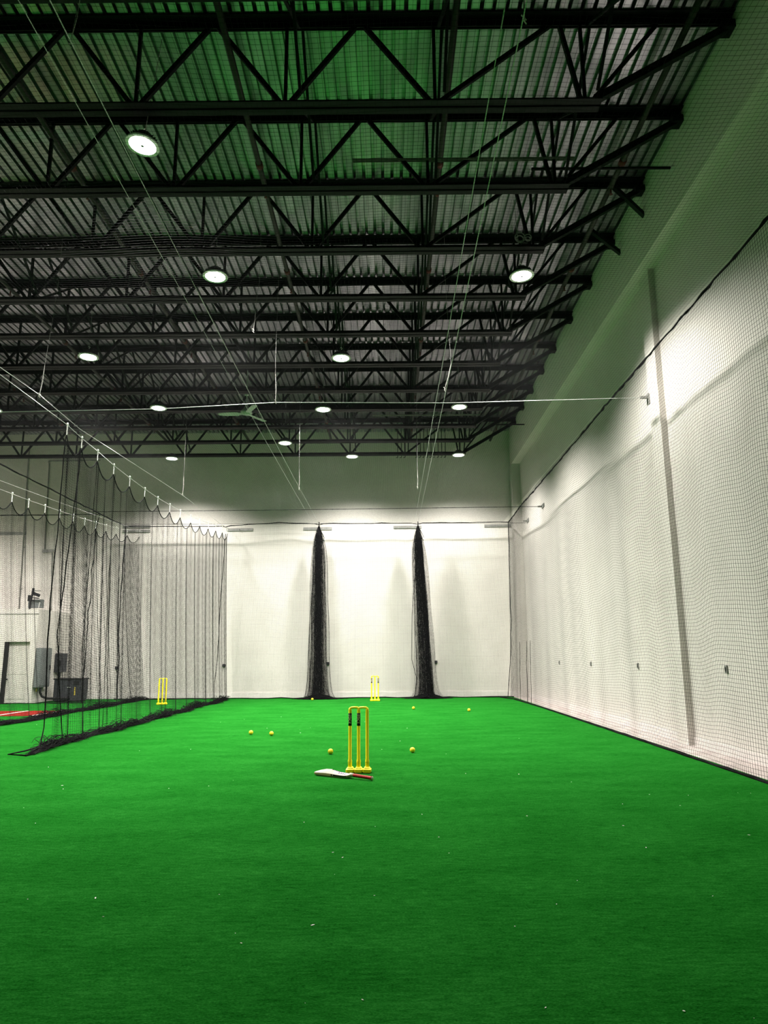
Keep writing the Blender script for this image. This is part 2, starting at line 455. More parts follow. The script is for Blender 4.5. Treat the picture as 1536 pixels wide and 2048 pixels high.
LAMPS = [((-2.95, 7.60), 'round lit high-bay lamp nearest the camera, top left'),
         ((-2.79, 10.67), 'round lit high-bay lamp in the second row, left of the pair'),
         ((2.26, 10.73), 'round lit high-bay lamp near the right wall, below the cable coil'),
         ((-6.18, 13.81), 'round lit high-bay lamp in the third row at the left'),
         ((-.93, 13.97), 'round lit high-bay lamp in the third row near the middle'),
         ((-5.71, 16.93), 'round lit high-bay lamp crossed by the wire left of the fan'),
         ((-1.59, 17.13), 'round lit high-bay lamp just right of the ceiling fan'),
         ((1.85, 17.02), 'round lit high-bay lamp in the fan row nearest the right wall'),
         ((-2.96, 19.99), 'round lit high-bay lamp alone in the next to last row'),
         ((-6.75, 21.55), 'round lit high-bay lamp in the last row at the left'),
         ((-1.07, 21.48), 'round lit high-bay lamp in the last row near the middle'),
         ((2.26, 21.40), 'round lit high-bay lamp in the last row nearest the right wall'),
         ((-9.6, 10.7), 'unseen high-bay lamp added to light the left of the hall, near'),  # from here on: unseen lamps added to brighten the left side
         ((-11.4, 13.9), 'unseen high-bay lamp added to light the left of the hall, middle'),
         ((-13.6, 19.7), 'unseen high-bay lamp added for light at the far left nearest the small white room'),
         ((-12.7, 17.0), 'unseen high-bay lamp added for light at the far left before the small white room'),
         ((-9.9, 17.0), 'unseen high-bay lamp added to light the left of the hall, far')]
proto = make_lamp()
def spot(e):
    ld = bpy.data.lights.new('lamp_light', 'SPOT')
    ld.energy = LAMP_W; ld.color = LAMP_COL; ld.shadow_soft_size = .2
    ld.spot_size = math.radians(143); ld.spot_blend = .62
    lo = bpy.data.objects.new('lamp_light', ld); COL.objects.link(lo); lo.parent = e; lo.location = (0, 0, -.03)
LZ = 7.44
tilt = {0: .10, 2: -.05}
for i, ((x, y), lab) in enumerate(LAMPS):
    e = proto if i == 0 else copy_tree(proto)
    e.location = (x, y, LZ)
    tag(e, lab, 'lamp', 'high-bay lamps under the roof')
for i, ((x, y), lab) in enumerate(LAMPS):
    e = [o for o in COL.objects if o.get('label') == lab][0]
    spot(e)
    # hanger chain up to the deck
    mb = MB().tube([(0, 0, .24), (0, 0, ZD-LZ-.01)], .005, 5)
    build(mb, 'chain', 'cable', e)
    e.rotation_euler = (0, tilt.get(i, 0), 0)

# ------------------------------------------------------------------ ceiling fan
e = tag(empty('ceiling_fan', (-3.51, 17.0, 7.27)), 'grey-green three-blade ceiling fan hanging among the far joists', 'fan')
build(MB().tube([(0, 0, .20), (0, 0, ZD-7.27)], .014, 8), 'downrod', 'fan', e)
build(MB().lathe([(0, 0), (.07, .005), (.13, .03), (.15, .07), (.13, .11), (.09, .15), (.06, .20), (.03, .26), (.02, .30)], 24), 'motor', 'fan', e, True)
build(MB().lathe([(.02, .50), (.05, .53), (.05, .57), (.015, .60)], 16), 'canopy', 'fan', e, True)
for a in (178, 298, 58):
    a = math.radians(a); c, s = math.cos(a), math.sin(a)
    mb = MB(); vs_ = []; prof = [(.12, .045, .0), (.22, .075, .012), (.45, .085, .010), (.68, .07, .004), (.71, .03, .0)]
    for r_, hw, dz in prof:
        for sgn in (1, -1):
            for zz in (.004, -.004):
                vs_.append((c*r_-s*hw*sgn, s*r_+c*hw*sgn, .035+dz*sgn*1.5+zz))
    fs = []
    for k in range(len(prof)-1):
        o_ = k*4
        fs += [(o_, o_+4, o_+6, o_+2), (o_+1, o_+3, o_+7, o_+5), (o_, o_+1, o_+5, o_+4), (o_+2, o_+6, o_+7, o_+3)]
    fs += [(0, 2, 3, 1), (16, 17, 19, 18)]
    build(mb.add(vs_, fs), 'blade', 'fan', e)

# ------------------------------------------------------------------ wires and hangers
def wire(pts, r, lab, cat='wire', material='cable', name='support_wire', n=5):
    o = build(MB().tube(pts, r, n), name, material); tag(o, lab, cat); return o
def sag(a, b, d, n=14):
    a, b = Vector(a), Vector(b)
    return [a.lerp(b, k/n) - Vector((0, 0, d*4*(k/n)*(1-k/n))) for k in range(n+1)]
wire(sag((-2.30, 2.5, 5.80), (-2.22, YB, 5.60), .10), .0045, 'white steel wire overhead leading to the left net bundle, lower one')
wire(sag((-2.55, 2.5, 5.84), (-2.42, YB, 5.60), .04), .0035, 'thin steel wire overhead leading to the left net bundle, upper one')
wire(sag((.98, 2.5, 5.72), (1.03, YB, 5.60), .05), .0045, 'white steel wire overhead leading to the right net bundle, right one')
wire(sag((.84, 2.5, 5.74), (.92, YB, 5.60), .02), .0045, 'white steel wire overhead leading to the right net bundle, left one')
HK1 = [(-5.26, 11.186, 5.086), (-5.26, 11.765, 5.036), (-5.26, 12.461, 5.005), (-5.26, 13.246, 4.954), (-5.26, 14.119, 4.926), (-5.26, 15.043, 4.911), (-5.26, 15.935, 4.911), (-5.26, 16.85, 4.941), (-5.26, 17.737, 4.973), (-5.26, 18.714, 5.035), (-5.26, 19.637, 5.102), (-5.26, 20.591, 5.194), (-5.26, 21.507, 5.302), (-5.26, 22.371, 5.395), (-5.28, 23.2, 5.50)]
HK2 = [(-8.2, 12.2, 4.86), (-8.2, 12.95, 4.84), (-8.2, 13.7, 4.83), (-8.2, 14.42, 4.83), (-8.2, 15.144, 4.846), (-8.2, 15.87, 4.865), (-8.2, 16.66, 4.90), (-8.2, 17.432, 4.932), (-8.2, 18.2, 4.975), (-8.2, 18.92, 5.01), (-8.2, 19.66, 5.06), (-8.2, 20.4, 5.11), (-8.2, 21.18, 5.17), (-8.2, 22.09, 5.27), (-8.2, 23.2, 5.42)]
wire([(-5.26, 2.5, 5.35), (-5.26, 6, 5.22), (-5.26, 9.1, 5.11)] + HK1 + [(-5.3, YB, 5.56)], .0045, 'steel wire carrying the hooks of the tall divider net')
wire([(-5.26, 2.5, 5.45), (-5.26, 9.08, 5.21), (-5.26, 10.21, 5.235), (-5.26, 11.66, 5.17), (-5.26, 17.84, 5.41), (-5.26, 22.4, 5.45), (-5.3, YB, 5.56)], .004, 'steel support wire running above the tall divider net')
wire([(-8.2, 2.5, 5.2), (-8.2, 8, 5.0)] + HK2 + [(-8.3, YB, 5.5)], .0045, 'steel wire carrying the hooks of the divider net at the left')
wire([(-8.2, 2.5, 5.2), (-8.2, 14.6, 5.015), (-8.2, 17.4, 5.14), (-8.2, 19.55, 5.25), (-8.3, YB, 5.5)], .004, 'steel support wire above the divider net at the left')
wire([(XW, 11.42, 5.36), (-9, 11.42, 5.38), (-6.535, 11.42, 5.405), (-3.849, 11.42, 5.437), (-1.87, 11.42, 5.536), (1.087, 11.42, 5.503), (4.45, 11.42, 5.574)], .006, 'bright cross wire spanning the hall in front of the ceiling fan')
wire([(-8.8, 20.29, 5.49), (-1.94, 20.29, 5.514), (4.55, 20.29, 5.556)], .008, 'dark cross wire spanning the hall just before the far wall', material='rope')
wire([(-8.8, 22.9, 5.60), (4.55, 22.9, 5.555)], .006, 'dark cross wire level with the tops of the net bundles', material='rope')
HANG = [([(-2.32, 4.43, 6.7), (-2.30, 4.43, 6.13), (-2.28, 4.43, 6.02), (-2.305, 4.43, 5.76)], .006, 'white strap loop at the top left edge of the view'),
        ([(.985, 4.2, 6.5), (.99, 4.2, 5.85), (.992, 4.2, 5.69)], .008, 'white strap tied to the wire at the top right of the view'),
        ([(-5.252, 17.84, 7.75), (-5.252, 17.84, 6.1), (-5.26, 17.84, 5.42)], .006, 'white hanger cord at the end of the tall divider net'),
        ([(-1.90, 11.6, 7.78), (-1.887, 11.42, 6.3), (-1.869, 11.42, 5.56)], .006, 'white hanger cord holding up the bright cross wire'),
        ([(-2.22, 11.5, 7.78), (-2.233, 11.42, 7.57), (-2.285, 11.42, 6.86)], .004, 'thin white cord hanging above the fan from a joist'),
        ([(-2.212, 17.4, 7.0), (-2.20, 17.4, 5.46)], .006, 'white hanger cord over the left net bundle'),
        ([(.811, 17.8, 7.0), (.802, 17.8, 5.56)], .006, 'white hanger cord over the right net bundle'),
        ([(-5.13, 10.2, 7.2), (-5.162, 10.2, 6.55), (-5.262, 10.2, 5.24)], .005, 'white hanger cord holding the wires at the left of the hall'),
        ([(1.06, 11.4, 7.78), (1.071, 11.4, 7.39), (1.12, 11.4, 6.21), (1.00, 11.4, 5.75)], .006, 'white hanger cord beside the two wires right of the middle')]
for pts, r, lab in HANG:
    e = tag(empty('hanger_cord', pts[-1]), lab, 'cord', 'white hanger cords for the wires')
    pt = list(pts)
    if pt[0][2] < 8.9: pt = [(pt[0][0], pt[0][1], ZD)] + pt
    build(rel(MB().tube(pt, .0022, 5), e), 'cord', 'plate', e)
    q = Vector(pts[-1]); up = (Vector(pts[-2])-q).normalized()
    build(rel(MB().tube([q, q+up*.22+Vector((.012, 0, 0)), q+up*.48], r*.5, 5), e), 'strap', 'strap', e)
    p = Vector(pts[-1]); k = MB().tube([p+Vector((-.02, 0, .03)), p+Vector((.015, .01, .0)), p+Vector((-.01, -.01, -.02)), p+Vector((.012, 0, -.045))], .005, 5)
    build(rel(k, e), 'knot', 'strap', e)

# plates and brackets that anchor the wires
for x0, x1, z, lab in ((-5.445, -4.55, 5.555, 'grey anchor plate on the far wall right of the divider net'),
                       (-2.83, -1.86, 5.57, 'grey anchor plate behind the left net bundle'),
                       (.233, 1.184, 5.60, 'grey anchor plate behind the right net bundle'),
                       (3.324, 4.223, 5.63, 'grey anchor plate on the far wall in the right corner'),
                       (-8.994, -8.056, 5.685, 'grey anchor plate on the far wall at the left, upper of two'),
                       (-8.983, -8.047, 5.53, 'grey anchor plate on the far wall at the left, lower of two'),
                       (-13.2, -12.28, 5.475, 'grey anchor plate above the small white room')):
    e = tag(empty('anchor_plate', ((x0+x1)/2, YB, z)), lab, 'plate', 'anchor plates on the far wall')
    h = (x1-x0)/2
    build(MB().box(-h, h, -.03, 0, -.05, .05, .006), 'plate', 'plate', e)
    for dx in (-.8, -.3, .3, .8): build(MB().lathe([(0, 0), (.016, 0), (.016, .012), (0, .012)], 6, (dx*h, 0, 0)), 'bolt', 'clip', e).rotation_euler = (math.radians(90), 0, 0)
    build(MB().tube([(0, -.03, 0), (0, -.09, .0), (0, -.11, -.02)], .012, 6), 'eye', 'plate', e)
for y, z, x, lab in ((11.42, 5.575, XL-.10, 'small grey bracket on the pilaster where the cross wire ends'),
                     (20.29, 5.556, XL, 'grey wall bracket at the end of the dark cross wire'),
                     (22.56, 5.555, XL, 'grey wall bracket nearest the far right corner')):
    e = tag(empty('wall_bracket', (x, y, z)), lab, 'bracket', 'brackets on the right wall')
    build(MB().box(-.02, 0, -.25, .05, -.055, .055) if x == XL else MB().box(-.015, 0, -.05, .06, -.12, .06), 'plate', 'plate', e)
    build(MB().box(-.14, 0, -.02, .02, -.02, .02), 'arm', 'plate', e)

# outlet boxes
for i, (x, z, lab) in enumerate(((-5.363, 1.04, 'small black outlet box on the far wall right of the divider net'),
                  (-1.954, 1.08, 'small black outlet box half behind the left net bundle'),
                  (1.584, 1.11, 'small black outlet box right of the right net bundle'),
                  (-8.887, .98, 'small black outlet box on the far wall behind the left nets'))):
    e = tag(empty('outlet_box', (x, YB, z)), lab, 'outlet', 'outlet boxes')
    build(MB().box(-.045, .045, -.05, 0, -.045, .045, .005), 'box', 'black', e)
    build(MB().box(-.025, .025, -.054, -.049, -.03, .03), 'cover', 'dark_cab', e)
for y, lab in ((19.211, 'farthest'), (16.236, 'second farthest'), (13.196, 'second nearest'), (9.773, 'nearest')):
    e = tag(empty('outlet_box', (XL, y, 1.11)), 'small outlet box on the right wall behind the net, %s of four' % lab, 'outlet', 'outlet boxes')
    build(MB().box(-.022, 0, -.03, .03, -.05, .05, .003), 'box', 'plate', e)
    build(MB().box(-.026, -.021, -.014, .014, -.03, .03), 'cover', 'black', e)

# ------------------------------------------------------------------ nets
def net_thing(name, label, loc=(0, 0, 0), group='black sports nets'):
    return tag(empty(name, loc), label, 'net', group)
def rope(pts, r, parent, wob=.01, step=.25, name='border_rope', n=6, strands=1):
    """slightly irregular rope through pts"""
    P = [Vector(p) for p in pts]; mb = MB()
    for s in range(strands):
        out = []
        ph = random.uniform(0, 6)
        for i in range(len(P)-1):
            L_ = (P[i+1]-P[i]).length; k = max(1, int(L_/step))
            for j in range(k):
                q = P[i].lerp(P[i+1], j/k)
                out.append(q + Vector((random.gauss(0, wob), random.gauss(0, wob), random.gauss(0, wob))))
        out.append(P[-1])
        rr = [r*random.uniform(.75, 1.2) for _ in out]
        mb.tube(out, rr, n)
    return build(mb, name, 'rope', parent)

# right net
e = net_thing('side_net', 'long black mesh net along the right wall from floor to rope')
Y0, Y1 = 2.2, 23.25
def S(Y, T):                      # T: 0 floor .. 1 top
    calm = 1-.72*np.clip((Y-8)/9, 0, 1)      # tauter towards the far end
    X = XN + .13*np.clip((Y-18)/5, 0, 1)*T + calm*(.04*sm(Y, (.4, 2.1, 4.0), 1.1)*np.sin(np.pi*T) + .02*sm(Y, (1.2, 3.3), 4.2)*(1-T))
    Z = .02 + (ZN-.02)*T + (.035*sm(Y, (.3, 1.9, 5.0), 1.7) + .02*sm(Y, (2., .7), 5.1))*np.sin(np.pi*np.clip(T, 0, 1))*1.0
    return X, Y + .02*sm(T*6, (1., 2.), 2.), Z
surface_net('net_mesh', S, np.arange(Y0, Y1, CELL), np.linspace(0, 1, int(ZN/CELL)+1), np.arange(Y0, Y1+.1, .16), np.linspace(0, 1, 19), CORD_R, e)
rope([(XN, Y0, ZN), (XN, 11.42, ZN-.01), (XN+.05, 17.5, ZN-.03), (XN+.03, 20.29, ZN-.06), (4.05, 23.25, 5.64)], .013, e, .007, .16, strands=2)
rope([(XN, Y0, .016), (XN+.01, 12, .016), (XN, 18, .016), (XN-.05, 20.8, .016), (XN-.10, 22.2, .016), (XN-.35, 23.2, .016)], .019, e, .004, .3)
rope([(4.05, 23.25, 5.62), (4.02, 23.25, 3.2), (3.98, 23.25, 1.6), (3.80, 23.2, .02)], .012, e, .01, .4, name='corner_rope')
for (y, x) in ((21.6, XN+.0), (20.4, XN-.02), (19.9, XN-.02)):
    rope([(x, y, .02), (x+.02, y, .8), (x+.05, y, 1.7)], .007, e, .006, .3, name='loose_cord')

# far net
e = net_thing('far_net', 'wide black mesh net hanging in front of the far white wall')
def S(X, T):
    top = 5.655 - .05*np.clip((-X-3)/3, 0, 1)
    Y = 23.27 + .03*sm(X, (.5, 2.5, 4.4), 1.3)*np.sin(np.pi*T) + .015*sm(X, (.2, 3.), 5.)*(1-T)
    Z = .02 + (top-.02)*T + .02*sm(X, (1.4, 3.9), 1.2)*np.sin(np.pi*T)
    return X, Y, Z
surface_net('net_mesh', S, np.arange(-8.72, 4.06, CELL), np.linspace(0, 1, int(ZN/CELL)+1), np.arange(-8.72, 4.2, .25), np.linspace(0, 1, 17), CORD_R*1.0, e)
rope([(-8.72, 23.27, 5.60), (-5.47, 23.27, 5.58), (-5.35, 23.27, 5.56), (-5.2, 23.27, 5.60), (-3.6, 23.27, 5.70), (-2.4, 23.27, 5.645), (-2.25, 23.27, 5.60), (-2.1, 23.27, 5.65), (.8, 23.27, 5.65), (1.03, 23.27, 5.60), (1.2, 23.27, 5.65), (4.05, 23.27, 5.655)], .014, e, .006, .3)
rope([(-8.72, 23.27, .02), (4.0, 23.27, .02)], .018, e, .006, .4)
rope([(-8.70, 23.25, 5.6), (-8.72, 23.25, 3), (-8.60, 23.25, .02)], .016, e, .012, .4, name='edge_rope')

# overhead net
e = net_thing('overhead_net', 'flat black mesh net stretched overhead below the roof joists')
def S(X, Y):
    # hangs from the wires, with a shallow belly in each lane
    lane = ((X+5.26) % 3.09)/3.09
    Z = ZN - .06*np.sin(np.pi*lane)**2*np.sin(np.pi*np.clip((Y-1.5)/22, 0, 1)) + .010*sm(X, (1., 2.), 2.)*1. + .008*sm(Y, (0.4, 3.), 1.6)
    return X, Y + .03*np.sin(np.pi*lane), Z
surface_net('net_mesh', S, np.arange(-8.84, XN+.02, CELL), np.arange(2.2, 23.27, CELL), np.arange(-8.84, XN+.1, .31), np.arange(2.2, 23.4, .6), CORD_R*.62, e)  # leftmost bay of this net is added to dim the far wall beyond
e2 = net_thing('overhead_net', 'flat black mesh net overhead at the far left with a dark edge rope')
def S(X, Y): return X, Y, ZN + .02 - .05*np.sin(np.pi*np.clip((X+15)/6.1, 0, 1)) + .0*Y
surface_net('net_mesh', S, np.arange(-15.0, -8.84, CELL), np.arange(8., 21.5, CELL), np.arange(-15., -8.8, .6), np.arange(8., 21.6, .8), CORD_R*.62, e2)
rope([(-8.84, 4, 5.69), (-8.84, 12, 5.69), (-8.84, 17.5, 5.67), (-8.86, 21.6, 5.68), (-8.74, 23.25, 5.62)], .018, e2, .006, .3)

# net in front of the small white room
e = net_thing('side_bay_net', 'black mesh net hanging at the far left before the white door')
def S(X, T):
    Y = 21.5 + .04*sm(X, (.7, 2.2, 4.), 3.)*(1-.4*T)
    return X, Y, .02 + (5.66-.02)*T + .015*sm(X, (2., 1.), 4.)*np.sin(np.pi*T)
surface_net('net_mesh', S, np.arange(-15., -8.85, CELL), np.linspace(0, 1, 125), np.arange(-15., -8.8, .15), np.linspace(0, 1, 15), CORD_R*.75, e)
rope([(-15, 21.5, 5.66), (-11, 21.5, 5.655), (-8.86, 21.55, 5.68)], .014, e, .006, .3)
rope([(-15, 21.5, .02), (-8.86, 21.5, .02)], .014, e, .006, .3)
rope([(-8.86, 21.5, 5.66), (-8.95, 21.5, 5.2), (-8.98, 21.5, 3), (-9.0, 21.5, .02)], .014, e, .012, .3, name='edge_rope')

def carabiner(e, p, drop):
    """pulley wheel on the wire, ring and snap hook below"""
    x, y, z = p
    hk = empty('snap_hook', (0, 0, 0)); hk.parent = e; hk.location = (x, y, z)
    # wheel faces sideways (axis along x)
    mb = MB(); n = 14
    mb.tube([(-.010, 0, .020), (.010, 0, .020)], .021, n)
    build(mb, 'wheel', 'clip', hk, True)
    mb = MB().tube([(0, .016*math.sin(a*math.pi/6), -.045-.036*math.cos(a*math.pi/6)) for a in range(13)], .004, 6)
    build(mb, 'ring', 'clip', hk)
    mb = MB().tube([(0, .014*math.sin(a*math.pi/6), -.125-.046*math.cos(a*math.pi/6)) for a in range(13)], .0045, 6)
    build(mb, 'hook', 'clip', hk)

def divider(name, label, HK, shift, y_start, y_end, gather, tail, seed, folds):
    e = net_thing(name, label)
    hy = np.array([h[1] for h in HK]); hz = np.array([h[2] for h in HK]); hx = np.array([h[0] for h in HK])
    for p in HK: carabiner(e, p, .18)
    rs = np.random.default_rng(seed)
    L = (y_end-y_start)*gather
    ph = rs.uniform(0, 6.3, 8)
    def Yof(s, T):
        base = y_start + s/gather
        Y = base.copy()
        for (yc, wdt, amp, lam) in folds:      # zones where the net doubles back on itself
            g = np.exp(-((base-yc)/wdt)**2)
            Y += g*amp*np.sin(2*np.pi*(base-yc)/lam)*(.45+.55*np.sin(np.pi*np.clip(T, 0, 1)))
        Y += .016*np.sin(base*11+ph[0])*(1-T*.6) + .005*np.sin(base*23+ph[1])
        return np.clip(Y, y_start-.3, y_end+.05), base
    def ztop(Y):
        i = np.clip(np.searchsorted(hy, Y)-1, 0, len(hy)-2)
        t = np.clip((Y-hy[i])/(hy[i+1]-hy[i]), 0, 1)
        return hz[i]*(1-t)+hz[i+1]*t - .17, .23*4*t*(1-t)
    def S(s, T):
        Y, base = Yof(s, T)
        zt, sc = ztop(np.clip(base, hy[0], hy[-1]))
        # drapes: pleat per hook, deeper below
        i = np.interp(base, hy, np.arange(len(hy)))
        X0 = np.interp(base, hy, hx)
        A = .006+.015*(1-T)
        X = X0 + shift*(1-T)**1.3 + A*np.sin(2*np.pi*i+ph[2]) + .006*np.sin(2*np.pi*i*2.3+ph[3]) + .005*np.sin(base*9+ph[4])*(1-.5*T)
        Z = .03 + (zt-.03)*T - sc*T**.45*np.clip(T*8, 0, 1)
        return X, Y, Z
    su = np.arange(0, L, CELL); sv = np.arange(0, L+.01, .07)
    o = surface_net('net_mesh', S, su, np.linspace(0, 1, 112), sv, np.linspace(0, 1, 17), CORD_R*1.15, e)
    # scalloped head rope
    sv = np.arange(0, L, .08); X, Y, Z = S(sv, np.ones_like(sv))
    yy = np.arange(hy[0], hy[-1], .05); za, zb_ = ztop(yy); zz = za-zb_; xx = np.interp(yy, hy, hx)
    mb = MB().tube(list(zip(xx, yy, zz)), .010, 5); build(mb, 'head_rope', 'rope', e)
    # heap of net lying along the floor
    strands = []
    yl = np.linspace(y_start-tail, y_end, 60)
    for k in range(950):
        c = rs.uniform(0, 1)**1.0; n = 16
        y0 = y_start-tail*.6 + c*(y_end-y_start+tail*.3); ln = rs.uniform(.35, 1.3)
        yy = np.linspace(y0-ln/2, y0+ln/2, n); yy = np.clip(yy, y_start-tail, y_end)
        env = .5+.5*np.clip((yy-(y_start-tail))/.5, 0, 1)
        bx = hx[0]+shift + .05*np.sin(yy*1.7+ph[5]) + .04*np.sin(yy*4.1+ph[6])
        heap = .13*(1+.4*np.sin(yy*2.3+ph[7]))*np.exp(-((bx*0+rs.normal(0, .9)))**2*.2)
        xx = bx + rs.normal(0, .065)*env + .05*np.sin(np.linspace(0, rs.uniform(2, 9), n)+rs.uniform(0, 6))*env
        z_ = .012 + rs.uniform(0, 1)*heap*env*(.6+.4*np.sin(np.linspace(0, rs.uniform(2, 9), n)+rs.uniform(0, 6)))
        strands.append(np.stack([xx, yy, z_], -1))
    hp = obj('floor_heap', cords_mesh('floor_heap', [np.array(strands)], .0042, 'rope'), e); hp['kind'] = 'stuff'
    rope([(hx[0]+shift+.03*math.sin(y*1.3), y, .022) for y in np.arange(y_start-tail*.5, y_end, .4)], .026, e, .012, .2, name='lead_rope')
    return e, S, L
e1, S1, L1 = divider('divider_net', 'tall pleated black divider net hooked along a wire left of the lane', HK1, .20, 11.15, 23.2, 1.30, .95, 3,
        [(11.5, .45, .16, .42), (12.7, .30, .10, .36), (13.5, .35, .13, .40), (15.2, .3, .06, .4)])
# loose near edge and hanging edge ropes of the tall divider net
rope([(-5.26, 11.17, 4.88), (-5.28, 11.2, 3.6), (-5.32, 11.25, 2.2), (-5.30, 11.25, 1.3), (-5.24, 11.2, .8), (-5.18, 11.1, .3), (-5.10, 10.85, .05), (-5.12, 10.45, .03), (-5.2, 10.15, .02), (-4.95, 10.15, .015), (-4.88, 10.25, .02), (-5.0, 10.7, .04)], .010, e1, .005, .3, name='edge_rope')
rope([(-5.26, 11.76, 4.85), (-5.30, 11.72, 3.2), (-5.33, 11.6, 1.7), (-5.25, 11.62, .9), (-5.15, 11.7, .03)], .009, e1, .006, .35, name='edge_rope')
rope([(-5.26, 12.46, 4.82), (-5.28, 12.5, 3.0), (-5.25, 12.4, 1.4), (-5.12, 12.4, .03)], .006, e1, .006, .35, name='edge_rope')
rope([(-5.22, 13.25, 4.76), (-5.22, 13.3, 2.5), (-5.15, 13.3, .03)], .005, e1, .006, .35, name='edge_rope')
rope([(-5.34, 23.18, 5.3), (-5.42, 23.18, 3), (-5.44, 23.1, 1.0), (-5.5, 23.1, .5), (-5.45, 23.0, .03)], .012, e1, .008, .3, name='edge_rope')
e2_, S2, L2 = divider('divider_net', 'pleated black divider net on a wire at the far left of the hall', HK2, .50, 12.3, 23.2, 1.25, .6, 11,
        [(16., .4, .08, .42), (20., .4, .08, .4)])

# gathered net bundles
def bundle(label, cx, lean, seed):
    e = net_thing('net_bundle', label, (cx, 22.95, 0), 'gathered net bundles at the far wall')
    rs = np.random.default_rng(seed)
    nf = 64; ext = []
    for k in range(nf):
        g = np.clip(rs.normal(0, .52), -1, 1); ext.append((g, rs.uniform(-1, 1)))
    ext = np.array(ext); key = np.arange(nf)
    s = np.linspace(0, nf-1, nf*3)
    gx = np.interp(s, key, ext[:, 0]); gy = np.interp(s, key, ext[:, 1])
    zk = np.array([0, .10, .25, .6, 1.5, 2.8, 4.0, 4.7, 5.1, 5.35, 5.50])
    wk = np.array([.62, .51, .44, .40, .365, .335, .30, .26, .18, .085, .022])
    lk = np.array([1.0, .98, .95, .9, .75, .5, .25, .1, .03, 0, 0])
    def P(sx, z):
        w_ = np.interp(z, zk, wk); x = np.interp(sx, s, gx); y = np.interp(sx, s, gy)
        ln = lean*np.interp(z, zk, lk)
        return np.stack([x*w_ + ln + .012*np.sin(z*3+sx), y*w_*.55, z + .012*np.sin(sx*3.1)*(w_/.3)], -1)
    zr = np.arange(.015, 5.49, CELL)
    Zg, Sg = np.meshgrid(zr, s, indexing='ij'); A = P(Sg, Zg)
    sc = np.linspace(0, nf-1, 420); zs = np.interp(np.linspace(0, 1, 22), np.linspace(0, 1, 11), zk)
    Sg2, Zg2 = np.meshgrid(sc, zs, indexing='ij'); B = P(Sg2, Zg2)
    o = obj('net_mesh', cords_mesh('net_mesh', [A, B], CORD_R, 'cord'), e); o['kind'] = 'stuff'
    # crumpled foot on the floor
    st = []
    for k in range(420):
        n = 10; x0 = lean + rs.normal(0, .24); ln = rs.uniform(.15, .5)
        xx = np.linspace(x0-ln/2, x0+ln/2, n); env = np.exp(-((xx-lean)/.42)**2)
        st.append(np.stack([xx, -.05+rs.normal(0, .10)+.03*np.sin(np.linspace(0, 6, n)+k), .012+rs.uniform(0, 1)*.15*env*(.7+.3*np.sin(np.linspace(0, 7, n)+k))], -1))
    hp = obj('floor_heap', cords_mesh('floor_heap', [np.array(st)], .006, 'rope'), e); hp['kind'] = 'stuff'
    build(MB().tube([(0, 0, 5.64), (.0, 0, 5.52), (0, 0, 5.44)], .018, 6), 'tie', 'rope', e)
    rl = MB().tube([(0, -.03, 5.50), (.06, -.04, 5.36), (.13, -.05, 5.22), (.20, -.06, 5.06), (.17, -.05, 5.00), (.12, -.05, 5.06), (.08, -.04, 5.2), (.01, -.03, 5.42)], .009, 5)
    build(rl, 'loose_loop', 'rope', e)
    build(MB().tube([(.195, -.07, 5.08), (.205, -.07, 5.02)], .018, 8), 'clip', 'clip', e)
    xs = -.36+lean
    build(MB().tube([(-.10, -.1, 4.2), (-.24, -.14, 2.6), (-.27, -.14, 1.2), (xs+.02, -.15, .6), (xs-.06, -.15, .02)], .008, 5), 'loose_cord', 'rope', e)
    return e
bundle('left of two gathered black net bundles tied at the far wall', -2.22, .05, 21)
bundle('right of two gathered black net bundles tied at the far wall', 1.03, .22, 42)

# ------------------------------------------------------------------ stumps
def text_mesh(body, size):
    cu = bpy.data.curves.new('txt', 'FONT'); cu.body = body; cu.size = size; cu.align_x = 'CENTER'; cu.align_y = 'CENTER'
    cu.extrude = 0.0004; cu.resolution_u = 3; cu.offset = size*.012
    t = bpy.data.objects.new('txt', cu); COL.objects.link(t)
    dg = bpy.context.evaluated_depsgraph_get(); dg.update()
    me = bpy.data.meshes.new_from_object(t.evaluated_get(dg))
    bpy.data.objects.remove(t); return me
LETTER = text_mesh('EDGE', .040)
def wrap_letters(r):
    me = LETTER.copy(); n = len(me.vertices); co = np.empty(n*3); me.vertices.foreach_get('co', co); co = co.reshape(-1, 3)
    # text baseline runs up the stump; letter height wraps round it, facing -y
    an = -co[:, 1]*1.15/r
    out = np.stack([np.sin(an)*(r+co[:, 2]), -np.cos(an)*(r+co[:, 2]), co[:, 0]*1.02], -1)
    me.vertices.foreach_set('co', out.ravel()); me.materials.clear(); me.materials.append(M['letter']); me.update(); return me
LM = wrap_letters(.0202)
